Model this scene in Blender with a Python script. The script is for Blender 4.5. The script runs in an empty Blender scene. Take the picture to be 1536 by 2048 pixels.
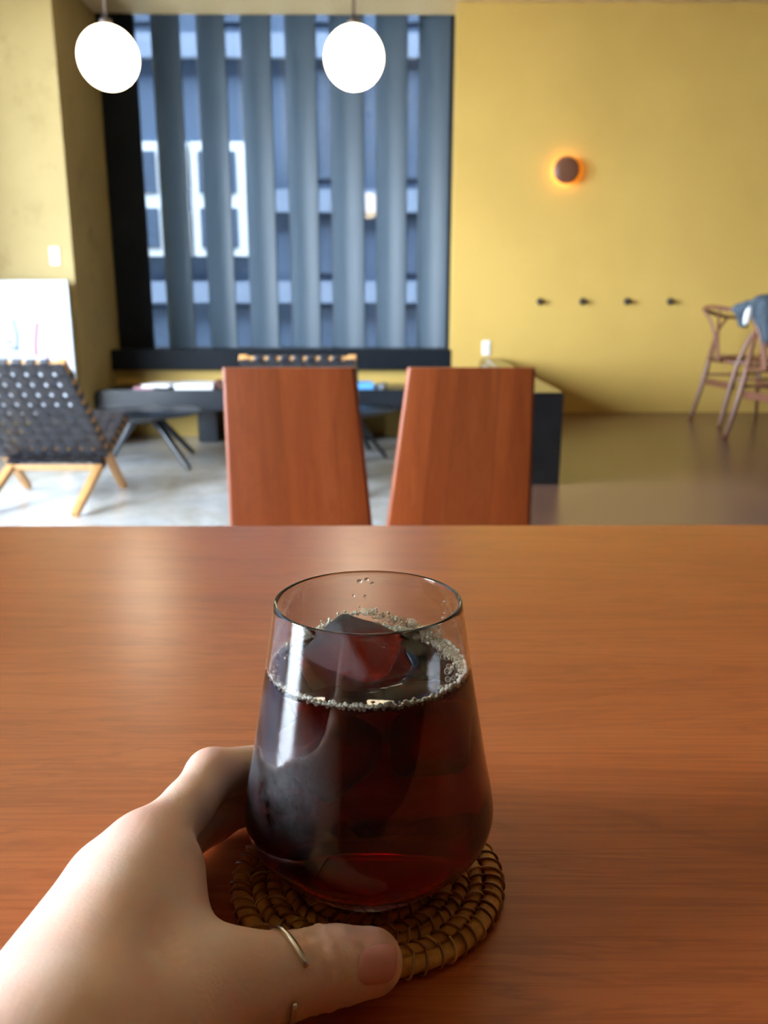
import bpy, bmesh, math, random
import numpy as np
from mathutils import Vector, Matrix

random.seed(7); rng = np.random.default_rng(7)
sc = bpy.context.scene
C = sc.collection

# ------------------------------------------------------------------ camera
F_PX = 1650.0; PIT = math.radians(13.7); YAW = math.radians(.347); CZ = .80
cam_d = bpy.data.cameras.new('camera'); cam = bpy.data.objects.new('camera', cam_d); C.objects.link(cam)
cam.location = (0, 0, CZ); cam.rotation_euler = (math.pi/2 - PIT, 0, -YAW)
cam_d.sensor_fit = 'VERTICAL'; cam_d.sensor_height = 32.0; cam_d.sensor_width = 24.0
cam_d.lens = F_PX/2048*32.0
cam_d.clip_start = .01; cam_d.clip_end = 200
cam_d.dof.use_dof = True; cam_d.dof.focus_distance = .285; cam_d.dof.aperture_fstop = 13.5
sc.camera = cam

# ------------------------------------------------------------------ world, light, exposure
world = bpy.data.worlds.new('sky'); sc.world = world; world.use_nodes = True
bg = world.node_tree.nodes['Background']
bg.inputs['Color'].default_value = (.80, .87, 1.0, 1); bg.inputs['Strength'].default_value = 26.0

def portal(name, loc, rot, sx, sy):
    l = bpy.data.lights.new(name, 'AREA'); l.shape = 'RECTANGLE'; l.size = sx; l.size_y = sy
    l.cycles.is_portal = True
    o = bpy.data.objects.new(name, l); C.objects.link(o); o.location = loc; o.rotation_euler = rot
    return o
LWX = -3.3                                            # left wall
LWIN = [(-.45, .72), (1.05, 4.85)]                    # window openings in the left wall (y range)
LWZ = (.25, 2.72)
for a, b in LWIN:
    portal('window_left_offscreen', (LWX-.16, (a+b)/2, (LWZ[0]+LWZ[1])/2), (0, -math.pi/2, 0), LWZ[1]-LWZ[0], b-a)
portal('window_daylight', (-.65, 7.32, 1.74), (-math.pi/2, 0, 0), 2.5, 2.55)

vs = sc.view_settings
vs.view_transform = 'Standard'; vs.look = 'None'; vs.gamma = 1.0; vs.use_curve_mapping = False
vs.exposure = 1.25
cy = sc.cycles
cy.use_denoising = True
cy.max_bounces = 14; cy.diffuse_bounces = 6; cy.glossy_bounces = 6; cy.transmission_bounces = 12
cy.transparent_max_bounces = 16; cy.volume_bounces = 0
cy.sample_clamp_indirect = 60.0; cy.blur_glossy = .6
cy.caustics_refractive = True; cy.caustics_reflective = False

# ------------------------------------------------------------------ pixel -> point helpers
def ray(px, py):
    u = (px-768)/F_PX; v = (py-1024)/F_PX
    y = math.cos(PIT)-v*math.sin(PIT); z = -math.sin(PIT)-v*math.cos(PIT); x = u
    c, s = math.cos(YAW), math.sin(YAW)
    return np.array([x*c+y*s, -x*s+y*c, z])
def P(px, py, y=None, z=None, x=None):
    r = ray(px, py)
    k = y/r[1] if y is not None else ((z-CZ)/r[2] if z is not None else x/r[0])
    return r*k+np.array([0, 0, CZ])

# ------------------------------------------------------------------ materials
def srgb(r, g, b):
    f = lambda c: ((c/255+.055)/1.055)**2.4 if c/255 > .04045 else c/255/12.92
    return (f(r), f(g), f(b), 1)
MATS = {}
def new_mat(name):
    m = bpy.data.materials.new(name); m.use_nodes = True; MATS[name] = m
    nt = m.node_tree; return m, nt, nt.nodes['Principled BSDF'], nt.nodes['Material Output']
def node(nt, t, **kw):
    n = nt.nodes.new(t)
    for k, v in kw.items():
        if k in n.inputs: n.inputs[k].default_value = v
        else: setattr(n, k, v)
    return n
def coords(nt, scale=(1, 1, 1), kind='Object', rot=(0, 0, 0)):
    tc = node(nt, 'ShaderNodeTexCoord'); mp = node(nt, 'ShaderNodeMapping')
    mp.inputs['Scale'].default_value = scale; mp.inputs['Rotation'].default_value = rot
    nt.links.new(tc.outputs[kind], mp.inputs['Vector']); return mp.outputs['Vector']
def ramp(nt, fac, stops):
    r = node(nt, 'ShaderNodeValToRGB'); e = r.color_ramp.elements
    while len(e) < len(stops): e.new(.5)
    for el, (p, c) in zip(e, stops): el.position = p; el.color = c
    nt.links.new(fac, r.inputs['Fac']); return r.outputs['Color']
def mixc(nt, fac, a, b, mode='MIX'):
    m = node(nt, 'ShaderNodeMix', data_type='RGBA', blend_type=mode)
    for sock, v in ((m.inputs[0], fac), (m.inputs[6], a), (m.inputs[7], b)):
        if hasattr(v, 'is_output'): nt.links.new(v, sock)
        else: sock.default_value = v
    return m.outputs[2]
def noise(nt, vec, scale, detail=4, rough=.55, dist=0):
    n = node(nt, 'ShaderNodeTexNoise'); n.inputs['Scale'].default_value = scale
    n.inputs['Detail'].default_value = detail; n.inputs['Roughness'].default_value = rough
    n.inputs['Distortion'].default_value = dist
    nt.links.new(vec, n.inputs['Vector']); return n.outputs['Fac']
def bump(nt, bs, h, strength, dist=.001):
    b = node(nt, 'ShaderNodeBump'); b.inputs['Strength'].default_value = strength; b.inputs['Distance'].default_value = dist
    nt.links.new(h, b.inputs['Height']); nt.links.new(b.outputs['Normal'], bs.inputs['Normal'])

def plain(name, col, rough=.5, metal=0, spec=.5, var=.12, scale=8):
    m, nt, bs, _ = new_mat(name)
    v = coords(nt); n = noise(nt, v, scale)
    lo = tuple(c*(1-var) for c in col[:3])+(1,); hi = tuple(min(1, c*(1+var)) for c in col[:3])+(1,)
    nt.links.new(ramp(nt, n, [(.3, lo), (.7, hi)]), bs.inputs['Base Color'])
    bs.inputs['Roughness'].default_value = rough; bs.inputs['Metallic'].default_value = metal
    bs.inputs['Specular IOR Level'].default_value = spec
    return m
def wood(name, dark, mid, light, axis=0, scale=1.0, rough=.4, rand=.25, coat=0, spec=.5):
    """long-grain wood: noise stretched along one axis, plus cathedral bands"""
    m, nt, bs, _ = new_mat(name)
    st = [14*scale]*3; st[axis] = 1.6*scale
    v = coords(nt, tuple(st))
    oi = node(nt, 'ShaderNodeObjectInfo')
    add = node(nt, 'ShaderNodeVectorMath', operation='ADD')
    mul = node(nt, 'ShaderNodeMath', operation='MULTIPLY'); mul.inputs[1].default_value = 37.0
    nt.links.new(oi.outputs['Random'], mul.inputs[0])
    nt.links.new(v, add.inputs[0]); nt.links.new(mul.outputs[0], add.inputs[1])
    v = add.outputs[0]
    n1 = noise(nt, v, 1.1, 5, .6, 1.2)
    st2 = [520*scale]*3; st2[axis] = 14*scale
    n2 = noise(nt, coords(nt, tuple(st2)), 1.0, 4, .65, .4)
    wv = node(nt, 'ShaderNodeMath', operation='SINE'); mm = node(nt, 'ShaderNodeMath', operation='MULTIPLY'); mm.inputs[1].default_value = 60
    nt.links.new(n1, mm.inputs[0]); nt.links.new(mm.outputs[0], wv.inputs[0])
    base = ramp(nt, n1, [(.12, dark), (.5, mid), (.92, light)])
    band = node(nt, 'ShaderNodeMapRange'); band.inputs['From Min'].default_value = .35; band.inputs['From Max'].default_value = 1
    band.inputs['To Max'].default_value = .36
    nt.links.new(wv.outputs[0], band.inputs['Value'])
    c1 = mixc(nt, band.outputs[0], base, dark)
    fib = node(nt, 'ShaderNodeMapRange'); fib.inputs['From Min'].default_value = .45; fib.inputs['From Max'].default_value = .75
    fib.inputs['To Max'].default_value = .7
    nt.links.new(n2, fib.inputs['Value'])
    c2 = mixc(nt, fib.outputs[0], c1, dark)
    hs = node(nt, 'ShaderNodeHueSaturation'); mr = node(nt, 'ShaderNodeMapRange')
    mr.inputs['To Min'].default_value = 1-rand; mr.inputs['To Max'].default_value = 1+rand
    nt.links.new(oi.outputs['Random'], mr.inputs['Value']); nt.links.new(mr.outputs[0], hs.inputs['Value'])
    nt.links.new(c2, hs.inputs['Color']); nt.links.new(hs.outputs['Color'], bs.inputs['Base Color'])
    bs.inputs['Roughness'].default_value = rough; bs.inputs['Coat Weight'].default_value = coat
    bs.inputs['Specular IOR Level'].default_value = spec
    bs.inputs['Coat Roughness'].default_value = .25
    bump(nt, bs, n2, .06, .0006)
    return m

# yellow painted plaster
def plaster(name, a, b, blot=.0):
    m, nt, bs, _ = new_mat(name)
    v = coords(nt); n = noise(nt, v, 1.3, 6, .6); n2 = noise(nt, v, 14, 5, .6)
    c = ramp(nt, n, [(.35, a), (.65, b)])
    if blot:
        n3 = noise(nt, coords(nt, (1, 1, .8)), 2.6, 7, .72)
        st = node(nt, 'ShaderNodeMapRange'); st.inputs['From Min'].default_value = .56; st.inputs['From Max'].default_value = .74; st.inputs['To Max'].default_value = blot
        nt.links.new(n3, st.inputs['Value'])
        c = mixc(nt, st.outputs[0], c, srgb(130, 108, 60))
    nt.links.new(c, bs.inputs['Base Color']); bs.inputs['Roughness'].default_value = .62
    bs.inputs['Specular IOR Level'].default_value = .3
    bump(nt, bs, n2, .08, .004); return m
M_WALL = plaster('yellow_wall_paint', (.50, .325, .082, 1), (.54, .355, .092, 1))
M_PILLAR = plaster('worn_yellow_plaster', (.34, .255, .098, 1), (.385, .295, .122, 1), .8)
M_CEIL = plaster('ceiling_paint', (.60, .47, .25, 1), (.64, .50, .27, 1))
M_BLACK = plain('black_painted_wood', (.006, .008, .011), .6, 0, .12, .2)
M_BENCH = plain('black_lacquer', (.010, .013, .018), .28, 0, .6, .2)
M_GLOSSBLACK = plain('black_gloss_laminate', (.008, .008, .008), .16, 0, .6, .2)
M_WHITE = plain('white_plastic', (.78, .78, .76), .4, 0, .5, .04)
M_STEEL = plain('brushed_steel', (.55, .55, .54), .35, 1, .5, .08)
M_DARKMETAL = plain('dark_bronze_metal', (.05, .04, .035), .4, .6, .5, .1)
M_SILVER = plain('silver', (.80, .74, .62), .22, 1, .5, .06, 300)
M_LEATHER = plain('black_leather', (.014, .014, .020), .38, 0, .55, .3, 60)
M_TABLE = wood('cherry_table_wood', (.28, .059, .012, 1), (.48, .115, .026, 1), (.59, .162, .043, 1), 0, 1.0, .30, 0.0, .25)
M_CHAIRWOOD = wood('reddish_chair_wood', (.22, .042, .009, 1), (.325, .072, .014, 1), (.39, .100, .024, 1), 2, 1.3, .42, .16)
M_OAK = wood('golden_oak', (.36, .17, .055, 1), (.52, .27, .095, 1), (.60, .34, .14, 1), 2, 2, .45, .06)
M_WALNUT = wood('walnut', (.09, .033, .017, 1), (.15, .060, .032, 1), (.20, .085, .048, 1), 2, 2, .4, .06)
M_DARKPANEL = wood('dark_stained_panelling', (.012, .007, .005, 1), (.022, .013, .009, 1), (.035, .02, .014, 1), 2, 1, .5, 0)
M_DIMWALL = wood('brown_dimming_wall', (.14, .07, .035, 1), (.20, .105, .055, 1), (.26, .14, .08, 1), 2, 1, .5, 0)  # made-up finish for the unseen walls, brown to cut bounce light and reflections
M_CORD = plain('pale_paper_cord', (.62, .42, .22), .7, 0, .3, .15, 200)

# dark polished floor
m, nt, bs, _ = new_mat('polished_brown_floor'); M_FLOOR = m
v = coords(nt); n = noise(nt, v, 1.1, 5, .6); n2 = noise(nt, coords(nt, (1, 14, 1)), 3, 4)
c = ramp(nt, n, [(.3, (.105, .050, .034, 1)), (.7, (.150, .078, .055, 1))])
nt.links.new(mixc(nt, .25, c, ramp(nt, n2, [(.3, (.06, .035, .022, 1)), (.7, (.14, .085, .055, 1))])), bs.inputs['Base Color'])
bs.inputs['Roughness'].default_value = .27; bs.inputs['Specular IOR Level'].default_value = .6
# bare concrete
m, nt, bs, _ = new_mat('worn_concrete'); M_CONC = m
v = coords(nt); n = noise(nt, v, 1.7, 8, .66, .6); n2 = noise(nt, v, 7, 6, .65, .3)
c = ramp(nt, n, [(.30, (.30, .30, .30, 1)), (.46, (.51, .515, .52, 1)), (.56, (.42, .39, .34, 1)), (.68, (.58, .585, .59, 1))])
nt.links.new(mixc(nt, .35, c, ramp(nt, n2, [(.38, (.32, .32, .32, 1)), (.62, (.58, .585, .59, 1))])), bs.inputs['Base Color'])
bs.inputs['Roughness'].default_value = .26; bs.inputs['Coat Weight'].default_value = .7; bs.inputs['Coat Roughness'].default_value = .18; bs.inputs['Coat IOR'].default_value = 1.7
bump(nt, bs, n2, .06, .003)
# louver: grey-blue translucent sheet
m, nt, bs, out = new_mat('grey_blue_louver'); M_LOUVER = m
nt.links.new(ramp(nt, noise(nt, coords(nt, (6, 6, .3)), 2), [(.3, (.115, .165, .215, 1)), (.7, (.14, .195, .25, 1))]), bs.inputs['Base Color'])
bs.inputs['Roughness'].default_value = .4
lt = node(nt, 'ShaderNodeBsdfTranslucent'); lt.inputs['Color'].default_value = (.10, .135, .165, 1)
lm = node(nt, 'ShaderNodeMixShader'); lm.inputs[0].default_value = .6
nt.links.new(bs.outputs[0], lm.inputs[1]); nt.links.new(lt.outputs[0], lm.inputs[2]); nt.links.new(lm.outputs[0], out.inputs['Surface'])
# glass panes
m, nt, bs, out = new_mat('window_glass'); M_PANE = m
tr = node(nt, 'ShaderNodeBsdfTransparent'); tr.inputs['Color'].default_value = (.93, .97, .98, 1)
gl = node(nt, 'ShaderNodeBsdfGlossy'); gl.inputs['Roughness'].default_value = .02
fr = node(nt, 'ShaderNodeLayerWeight'); fr.inputs['Blend'].default_value = .5
pw = node(nt, 'ShaderNodeMath', operation='POWER'); pw.inputs[1].default_value = 5; nt.links.new(fr.outputs['Facing'], pw.inputs[0])
sk = node(nt, 'ShaderNodeMapRange'); sk.inputs['To Min'].default_value = .04; sk.inputs['To Max'].default_value = .9; nt.links.new(pw.outputs[0], sk.inputs['Value'])
mx = node(nt, 'ShaderNodeMixShader'); nt.links.new(sk.outputs[0], mx.inputs[0]); nt.links.new(tr.outputs[0], mx.inputs[1]); nt.links.new(gl.outputs[0], mx.inputs[2])
nt.links.new(mx.outputs[0], out.inputs['Surface'])
# opal lamp globe
def emit(name, col, strength):
    m, nt, bs, out = new_mat(name)
    bs.inputs['Base Color'].default_value = (.9, .88, .82, 1); bs.inputs['Roughness'].default_value = .2
    bs.inputs['Emission Color'].default_value = col; bs.inputs['Emission Strength'].default_value = strength
    return m
M_GLOBE = emit('opal_globe_lit', (1, .80, .52, 1), 6.0)
M_AMBER = emit('amber_light_ring', (1, .36, .03, 1), 13.0)
# clear drinking glass with patchy condensation
m, nt, bs, out = new_mat('clear_glass'); M_GLASS = m
bs.inputs['Base Color'].default_value = (1, 1, 1, 1); bs.inputs['Transmission Weight'].default_value = 1
bs.inputs['Roughness'].default_value = 0; bs.inputs['IOR'].default_value = 1.48
m, nt, bs, out = new_mat('condensation_glass'); M_MIST = m
# coffee: clear liquid with strong absorption
m, nt, bs, out = new_mat('black_coffee'); M_COFFEE = m
bs.inputs['Transmission Weight'].default_value = 1; bs.inputs['Roughness'].default_value = 0; bs.inputs['IOR'].default_value = 1.33
va = node(nt, 'ShaderNodeVolumeAbsorption'); va.inputs['Color'].default_value = (.90, .24, .03, 1); va.inputs['Density'].default_value = 320
nt.links.new(va.outputs[0], out.inputs['Volume'])
# ice
m, nt, bs, out = new_mat('ice'); M_ICE = m
bs.inputs['Transmission Weight'].default_value = 1; bs.inputs['IOR'].default_value = 1.31
v = coords(nt); n = noise(nt, coords(nt, (60, 130, 420), rot=(.4, .7, .2)), 1, 5, .7, 1.6); n4 = noise(nt, v, 110, 5, .7, .8)
tl = node(nt, 'ShaderNodeBsdfTranslucent'); tl.inputs['Color'].default_value = (.92, .88, .80, 1)
df = node(nt, 'ShaderNodeBsdfDiffuse'); df.inputs['Color'].default_value = (.82, .79, .73, 1)
ad = node(nt, 'ShaderNodeMixShader'); ad.inputs[0].default_value = .5
nt.links.new(tl.outputs[0], ad.inputs[1]); nt.links.new(df.outputs[0], ad.inputs[2])
mr = node(nt, 'ShaderNodeMapRange'); mr.inputs['From Min'].default_value = .50; mr.inputs['From Max'].default_value = .66; mr.inputs['To Min'].default_value = .01; mr.inputs['To Max'].default_value = .22
nt.links.new(n, mr.inputs['Value'])
mx = node(nt, 'ShaderNodeMixShader'); nt.links.new(mr.outputs[0], mx.inputs[0]); nt.links.new(bs.outputs[0], mx.inputs[1]); nt.links.new(ad.outputs[0], mx.inputs[2])
nt.links.new(mx.outputs[0], out.inputs['Surface'])
bump(nt, bs, n4, .5, .0012)
# clear soap-like bubble film: see-through, pale where the film is seen edge on
m, nt, bs, out = new_mat('bubble_film'); M_BUBBLE = m
lw = node(nt, 'ShaderNodeLayerWeight'); lw.inputs['Blend'].default_value = .45
tr = node(nt, 'ShaderNodeBsdfTransparent'); bs.inputs['Base Color'].default_value = (.95, .90, .68, 1); bs.inputs['Roughness'].default_value = .05
r_ = node(nt, 'ShaderNodeMapRange'); r_.inputs['From Min'].default_value = .15; r_.inputs['From Max'].default_value = .95; r_.inputs['To Min'].default_value = .05; r_.inputs['To Max'].default_value = .85
nt.links.new(lw.outputs['Facing'], r_.inputs['Value'])
mx = node(nt, 'ShaderNodeMixShader'); nt.links.new(r_.outputs[0], mx.inputs[0]); nt.links.new(tr.outputs[0], mx.inputs[1]); nt.links.new(bs.outputs[0], mx.inputs[2]); nt.links.new(mx.outputs[0], out.inputs['Surface'])
# foam bubbles
m, nt, bs, out = new_mat('coffee_foam'); M_FOAM = m
bs.inputs['Base Color'].default_value = (1.0, .97, .80, 1); bs.inputs['Roughness'].default_value = .10
bs.inputs['Transmission Weight'].default_value = .1; bs.inputs['IOR'].default_value = 1.2
# skin
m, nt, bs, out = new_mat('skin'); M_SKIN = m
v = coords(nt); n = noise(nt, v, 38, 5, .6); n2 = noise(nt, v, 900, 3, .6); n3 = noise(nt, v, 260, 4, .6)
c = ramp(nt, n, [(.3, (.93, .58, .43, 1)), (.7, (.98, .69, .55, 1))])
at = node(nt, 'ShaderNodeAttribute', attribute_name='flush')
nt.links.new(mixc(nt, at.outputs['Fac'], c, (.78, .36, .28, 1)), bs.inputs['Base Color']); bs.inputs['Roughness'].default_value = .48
bs.inputs['Subsurface Weight'].default_value = .35; bs.inputs['Subsurface Radius'].default_value = (1, .35, .2)
bs.inputs['Subsurface Scale'].default_value = .0035
mm = node(nt, 'ShaderNodeMath', operation='ADD'); nt.links.new(n2, mm.inputs[0]); nt.links.new(n3, mm.inputs[1])
bump(nt, bs, mm.outputs[0], .20, .0006)
m, nt, bs, out = new_mat('fingernail'); M_NAIL = m
bs.inputs['Base Color'].default_value = (.84, .39, .34, 1); bs.inputs['Roughness'].default_value = .25
bs.inputs['Subsurface Weight'].default_value = .2; bs.inputs['Subsurface Scale'].default_value = .002
# rattan
m, nt, bs, out = new_mat('rattan_core'); M_RATTAN = m
v = coords(nt); n = noise(nt, v, 160, 4, .6)
nt.links.new(ramp(nt, n, [(.3, (.50, .20, .030, 1)), (.7, (.78, .37, .075, 1))]), bs.inputs['Base Color']); bs.inputs['Roughness'].default_value = .5
bump(nt, bs, noise(nt, coords(nt, (1, 1, 3)), 500, 3), .2, .0006)
M_STRAND = plain('rattan_strand', (.30, .11, .022), .42, 0, .5, .3, 200)
M_STRAND2 = plain('pale_rattan_strand', (.55, .29, .09), .42, 0, .5, .3, 200)
M_CLOTH = plain('slate_blue_jacket_cloth', (.046, .060, .074), .85, 0, .2, .25, 30)
M_CLOTHDARK = plain('charcoal_lining', (.02, .024, .03), .9, 0, .2, .25, 30)
M_PAPER = plain('white_paper', (.80, .81, .84), .6, 0, .3, .05, 20)
M_POSTER = plain('pale_board', (.52, .58, .66), .45, 0, .4, .04, 6)
M_RED = plain('red_ink', (.42, .06, .10), .6); M_PINK = plain('pink_ink', (.42, .22, .40), .6); M_GREY = plain('grey_ink', (.20, .26, .33), .6)
M_PALEINK = plain('faint_blue_ink', (.24, .31, .42), .6)
M_BLUE = plain('blue_cover', (.12, .38, .80), .4); M_PINKPAPER = plain('pink_cover', (.55, .30, .38), .5); M_MAROON = plain('maroon_cover', (.10, .02, .02), .5)
M_FACADE = plain('grey_blue_facade', (.040, .062, .098), .8, 0, .2, .08, .6)
M_BAND = plain('pale_facade_band', (.105, .135, .185), .8, 0, .2, .06, 1)
M_WFRAME = plain('white_window_frame', (.36, .39, .41), .6, 0, .2, .05)
M_FGLASS = plain('facade_window_glass', (.034, .052, .082), .5, 0, .25, .1)
M_GROUND = plain('pale_pavement', (.52, .49, .45), .9, 0, .2, .15, .5)
M_GREYLAM = plain('grey_cushion_vinyl', (.16, .18, .22), .3, 0, .6, .1)

# ------------------------------------------------------------------ mesh helpers
def link(o, parent=None):
    C.objects.link(o)
    if parent is not None: o.parent = parent
    return o
def obj(name, me, mat=None, parent=None, loc=(0, 0, 0), rot=(0, 0, 0), smooth=False):
    if isinstance(me, bmesh.types.BMesh):
        d = bpy.data.meshes.new(name); me.to_mesh(d); me.free(); me = d
    if mat is not None and not me.materials: me.materials.append(mat)
    if smooth: me.shade_smooth()
    o = bpy.data.objects.new(name, me); o.location = loc; o.rotation_euler = rot
    return link(o, parent)
def empty(name, loc=(0, 0, 0), rz=0, parent=None):
    o = bpy.data.objects.new(name, None); o.location = loc; o.rotation_euler = (0, 0, rz); o.empty_display_size = .05
    return link(o, parent)
def tag(o, label=None, cat=None, group=None, kind=None):
    if label: o['label'] = label
    if cat: o['category'] = cat
    if group: o['group'] = group
    if kind: o['kind'] = kind
    return o
def copy_tree(o, parent=None):
    c = o.copy(); C.objects.link(c); c.parent = parent
    for ch in list(o.children): copy_tree(ch, c)
    return c
def bevel(bm, w, seg=2):
    bmesh.ops.bevel(bm, geom=bm.edges[:], offset=w, segments=seg, profile=.5, affect='EDGES', clamp_overlap=True)
def box(lo, hi, bev=0, bm=None, seg=2):
    b = bmesh.new()
    bmesh.ops.create_cube(b, size=1)
    s = [hi[i]-lo[i] for i in range(3)]; c = [(hi[i]+lo[i])/2 for i in range(3)]
    bmesh.ops.scale(b, vec=s, verts=b.verts); bmesh.ops.translate(b, vec=c, verts=b.verts)
    if bev: bevel(b, bev, seg)
    return merge(bm, b)
def merge(bm, b):
    if bm is None: return b
    d = bpy.data.meshes.new('tmp'); b.to_mesh(d); b.free(); bm.from_mesh(d); bpy.data.meshes.remove(d); return bm
def prism(poly, y0, y1, bev=0):
    """polygon in xz, extruded along y"""
    b = bmesh.new()
    vs_ = [b.verts.new((x, y0, z)) for x, z in poly]; f = b.faces.new(vs_)
    r = bmesh.ops.extrude_face_region(b, geom=[f])
    bmesh.ops.translate(b, vec=(0, y1-y0, 0), verts=[e for e in r['geom'] if isinstance(e, bmesh.types.BMVert)])
    bmesh.ops.recalc_face_normals(b, faces=b.faces)
    if bev: bevel(b, bev)
    return b
def bar(a, b_, w, d, bev=.003, bm=None, up=(0, 0, 1), taper=1.0):
    a = Vector(a); b_ = Vector(b_); z = (b_-a); L = z.length; z.normalize()
    x = Vector(up).cross(z)
    if x.length < 1e-4: x = Vector((1, 0, 0)).cross(z)
    x.normalize(); y = z.cross(x)
    b = bmesh.new(); bmesh.ops.create_cube(b, size=1)
    for v in b.verts:
        k = 1 if v.co.z < 0 else taper
        v.co = Vector((v.co.x*w*k, v.co.y*d*k, (v.co.z+.5)*L))
    if bev: bevel(b, bev)
    bmesh.ops.transform(b, matrix=Matrix.Translation(a) @ Matrix((x, y, z)).transposed().to_4x4(), verts=b.verts)
    return merge(bm, b)
def tube(pts, rad, segs=8, closed=False, bm=None, flat=1.0, up=None):
    pts = [Vector(p) for p in pts]; n = len(pts)
    if not hasattr(rad, '__len__'): rad = [rad]*n
    b = bmesh.new(); rings = []; nrm = None
    for i, p in enumerate(pts):
        t = (pts[(i+1) % n]-pts[i-1]) if closed else (pts[min(i+1, n-1)]-pts[max(i-1, 0)])
        t.normalize()
        if up is not None: nrm = Vector(up)
        elif nrm is None: nrm = Vector((0, 0, 1)) if abs(t.z) < .9 else Vector((1, 0, 0))
        nrm = (nrm-t*nrm.dot(t)).normalized(); bn = t.cross(nrm)
        rings.append([b.verts.new(p+(nrm*math.cos(q)*flat+bn*math.sin(q))*rad[i]) for q in [2*math.pi*k/segs for k in range(segs)]])
    m_ = n if closed else n-1
    for i in range(m_):
        A, B = rings[i], rings[(i+1) % n]
        for k in range(segs): b.faces.new((A[k], A[(k+1) % segs], B[(k+1) % segs], B[k]))
    if not closed:
        b.faces.new(rings[0][::-1]); b.faces.new(rings[-1])
    bmesh.ops.recalc_face_normals(b, faces=b.faces)
    for f in b.faces: f.smooth = True
    return merge(bm, b)
def lathe(prof, segs=64, closed=False, bm=None):
    b = bmesh.new(); rings = []
    for r, z in prof:
        rings.append([b.verts.new((0, 0, z))] if r < 1e-6 else [b.verts.new((r*math.cos(2*math.pi*k/segs), r*math.sin(2*math.pi*k/segs), z)) for k in range(segs)])
    n = len(rings)
    for i in range(n if closed else n-1):
        A, B = rings[i], rings[(i+1) % n]
        for k in range(segs):
            k2 = (k+1) % segs
            if len(A) == 1 and len(B) == 1: continue
            if len(A) == 1: b.faces.new((A[0], B[k2], B[k]))
            elif len(B) == 1: b.faces.new((A[k], A[k2], B[0]))
            else: b.faces.new((A[k], A[k2], B[k2], B[k]))
    bmesh.ops.recalc_face_normals(b, faces=b.faces)
    for f in b.faces: f.smooth = True
    return merge(bm, b)
def np_mesh(name, V_, F_):
    me = bpy.data.meshes.new(name); me.from_pydata(V_.tolist(), [], F_.tolist()); me.update(); return me
def surface_nets(D, o, s):
    """closed quad mesh of the zero level of the field D sampled on a grid"""
    nx, ny, nz = D.shape; S = D < 0
    cnt = np.zeros((nx-1, ny-1, nz-1), np.uint8); offs = [(i, j, k) for i in (0, 1) for j in (0, 1) for k in (0, 1)]
    sl = lambda A, f: A[f[0]:f[0]+nx-1, f[1]:f[1]+ny-1, f[2]:f[2]+nz-1]
    for f in offs: cnt += sl(S, f)
    ci = np.argwhere((cnt > 0) & (cnt < 8)); idx = -np.ones((nx-1, ny-1, nz-1), np.int64)
    idx[ci[:, 0], ci[:, 1], ci[:, 2]] = np.arange(len(ci))
    acc = np.zeros((len(ci), 3)); num = np.zeros(len(ci))
    for a in offs:
        for ax in range(3):
            if a[ax]: continue
            b = list(a); b[ax] = 1
            da = D[ci[:, 0]+a[0], ci[:, 1]+a[1], ci[:, 2]+a[2]]; db = D[ci[:, 0]+b[0], ci[:, 1]+b[1], ci[:, 2]+b[2]]
            mk = (da < 0) != (db < 0); t = np.where(mk, da/np.where(mk, da-db, 1), 0)
            p = np.array(a, float)[None]+t[:, None]*(np.array(b)-np.array(a))[None]
            acc[mk] += p[mk]; num[mk] += 1
    V_ = (ci+acc/num[:, None])*s+np.array(o)
    Fs = []
    for ax in range(3):
        u, w = (ax+1) % 3, (ax+2) % 3
        A = np.take(S, range(0, S.shape[ax]-1), ax); B = np.take(S, range(1, S.shape[ax]), ax)
        e = np.argwhere(A != B); e = e[(e[:, u] > 0) & (e[:, w] > 0) & (e[:, u] < D.shape[u]-1) & (e[:, w] < D.shape[w]-1)]
        fl = A[e[:, 0], e[:, 1], e[:, 2]]
        q = []
        for du, dw in ((-1, -1), (0, -1), (0, 0), (-1, 0)):
            c_ = e.copy(); c_[:, u] += du; c_[:, w] += dw; q.append(idx[c_[:, 0], c_[:, 1], c_[:, 2]])
        q = np.stack(q, 1); q[~fl] = q[~fl][:, ::-1]; Fs.append(q)
    return V_, np.concatenate(Fs)
def rcone(Pt, a, b, ra, rb):
    a = np.array(a); b = np.array(b); ba = b-a
    h = np.clip(((Pt-a)@ba)/(ba@ba), 0, 1)
    return np.linalg.norm(Pt-(a+h[..., None]*ba), axis=-1)-(ra+(rb-ra)*h)
def smin(a, b, k):
    h = np.maximum(k-np.abs(a-b), 0)/k
    return np.minimum(a, b)-h*h*h*k/6

# ================================================================== STRUCTURE
WY = 6.68; RECY = 6.93; CEIL = 2.975; LZ = -.20
def struct(name, bm, mat, parent=None, smooth=False):
    o = obj(name, bm, mat, parent, smooth=smooth)
    if parent is None: o['kind'] = 'structure'
    return o
STEPY = 2.6
b = box((.86, STEPY, LZ-.1), (5.2, WY+.4, 0)); box((.45, STEPY, LZ-.1), (.86, 3.83, 0), bm=b); box((LWX-.2, -3.2, LZ-.1), (5.2, STEPY, 0), bm=b)
struct('floor', b, M_FLOOR)
struct('floor_lounge', box((LWX-.2, STEPY+.001, LZ-.1), (.859, RECY+.4, LZ)), M_CONC)
struct('wall_shade_mass', box((-4.9, -3.2, CEIL+.16), (16, RECY+.45, 18)), M_FACADE)  # unseen mass overhead, added to shade the facade opposite and trim skylight
b = box((-40, 6.2, -4), (LWX-.22, RECY+.45, 20)); box((5.22, 6.9, -4), (40, RECY+.45, 20), bm=b); box((LWX-.22, 6.9, -4), (5.22, RECY+.45, LZ-.11), bm=b)
struct('wall_shade_row', b, M_FACADE)  # out-of-view blocks, added to keep sky light off the facade opposite
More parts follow.
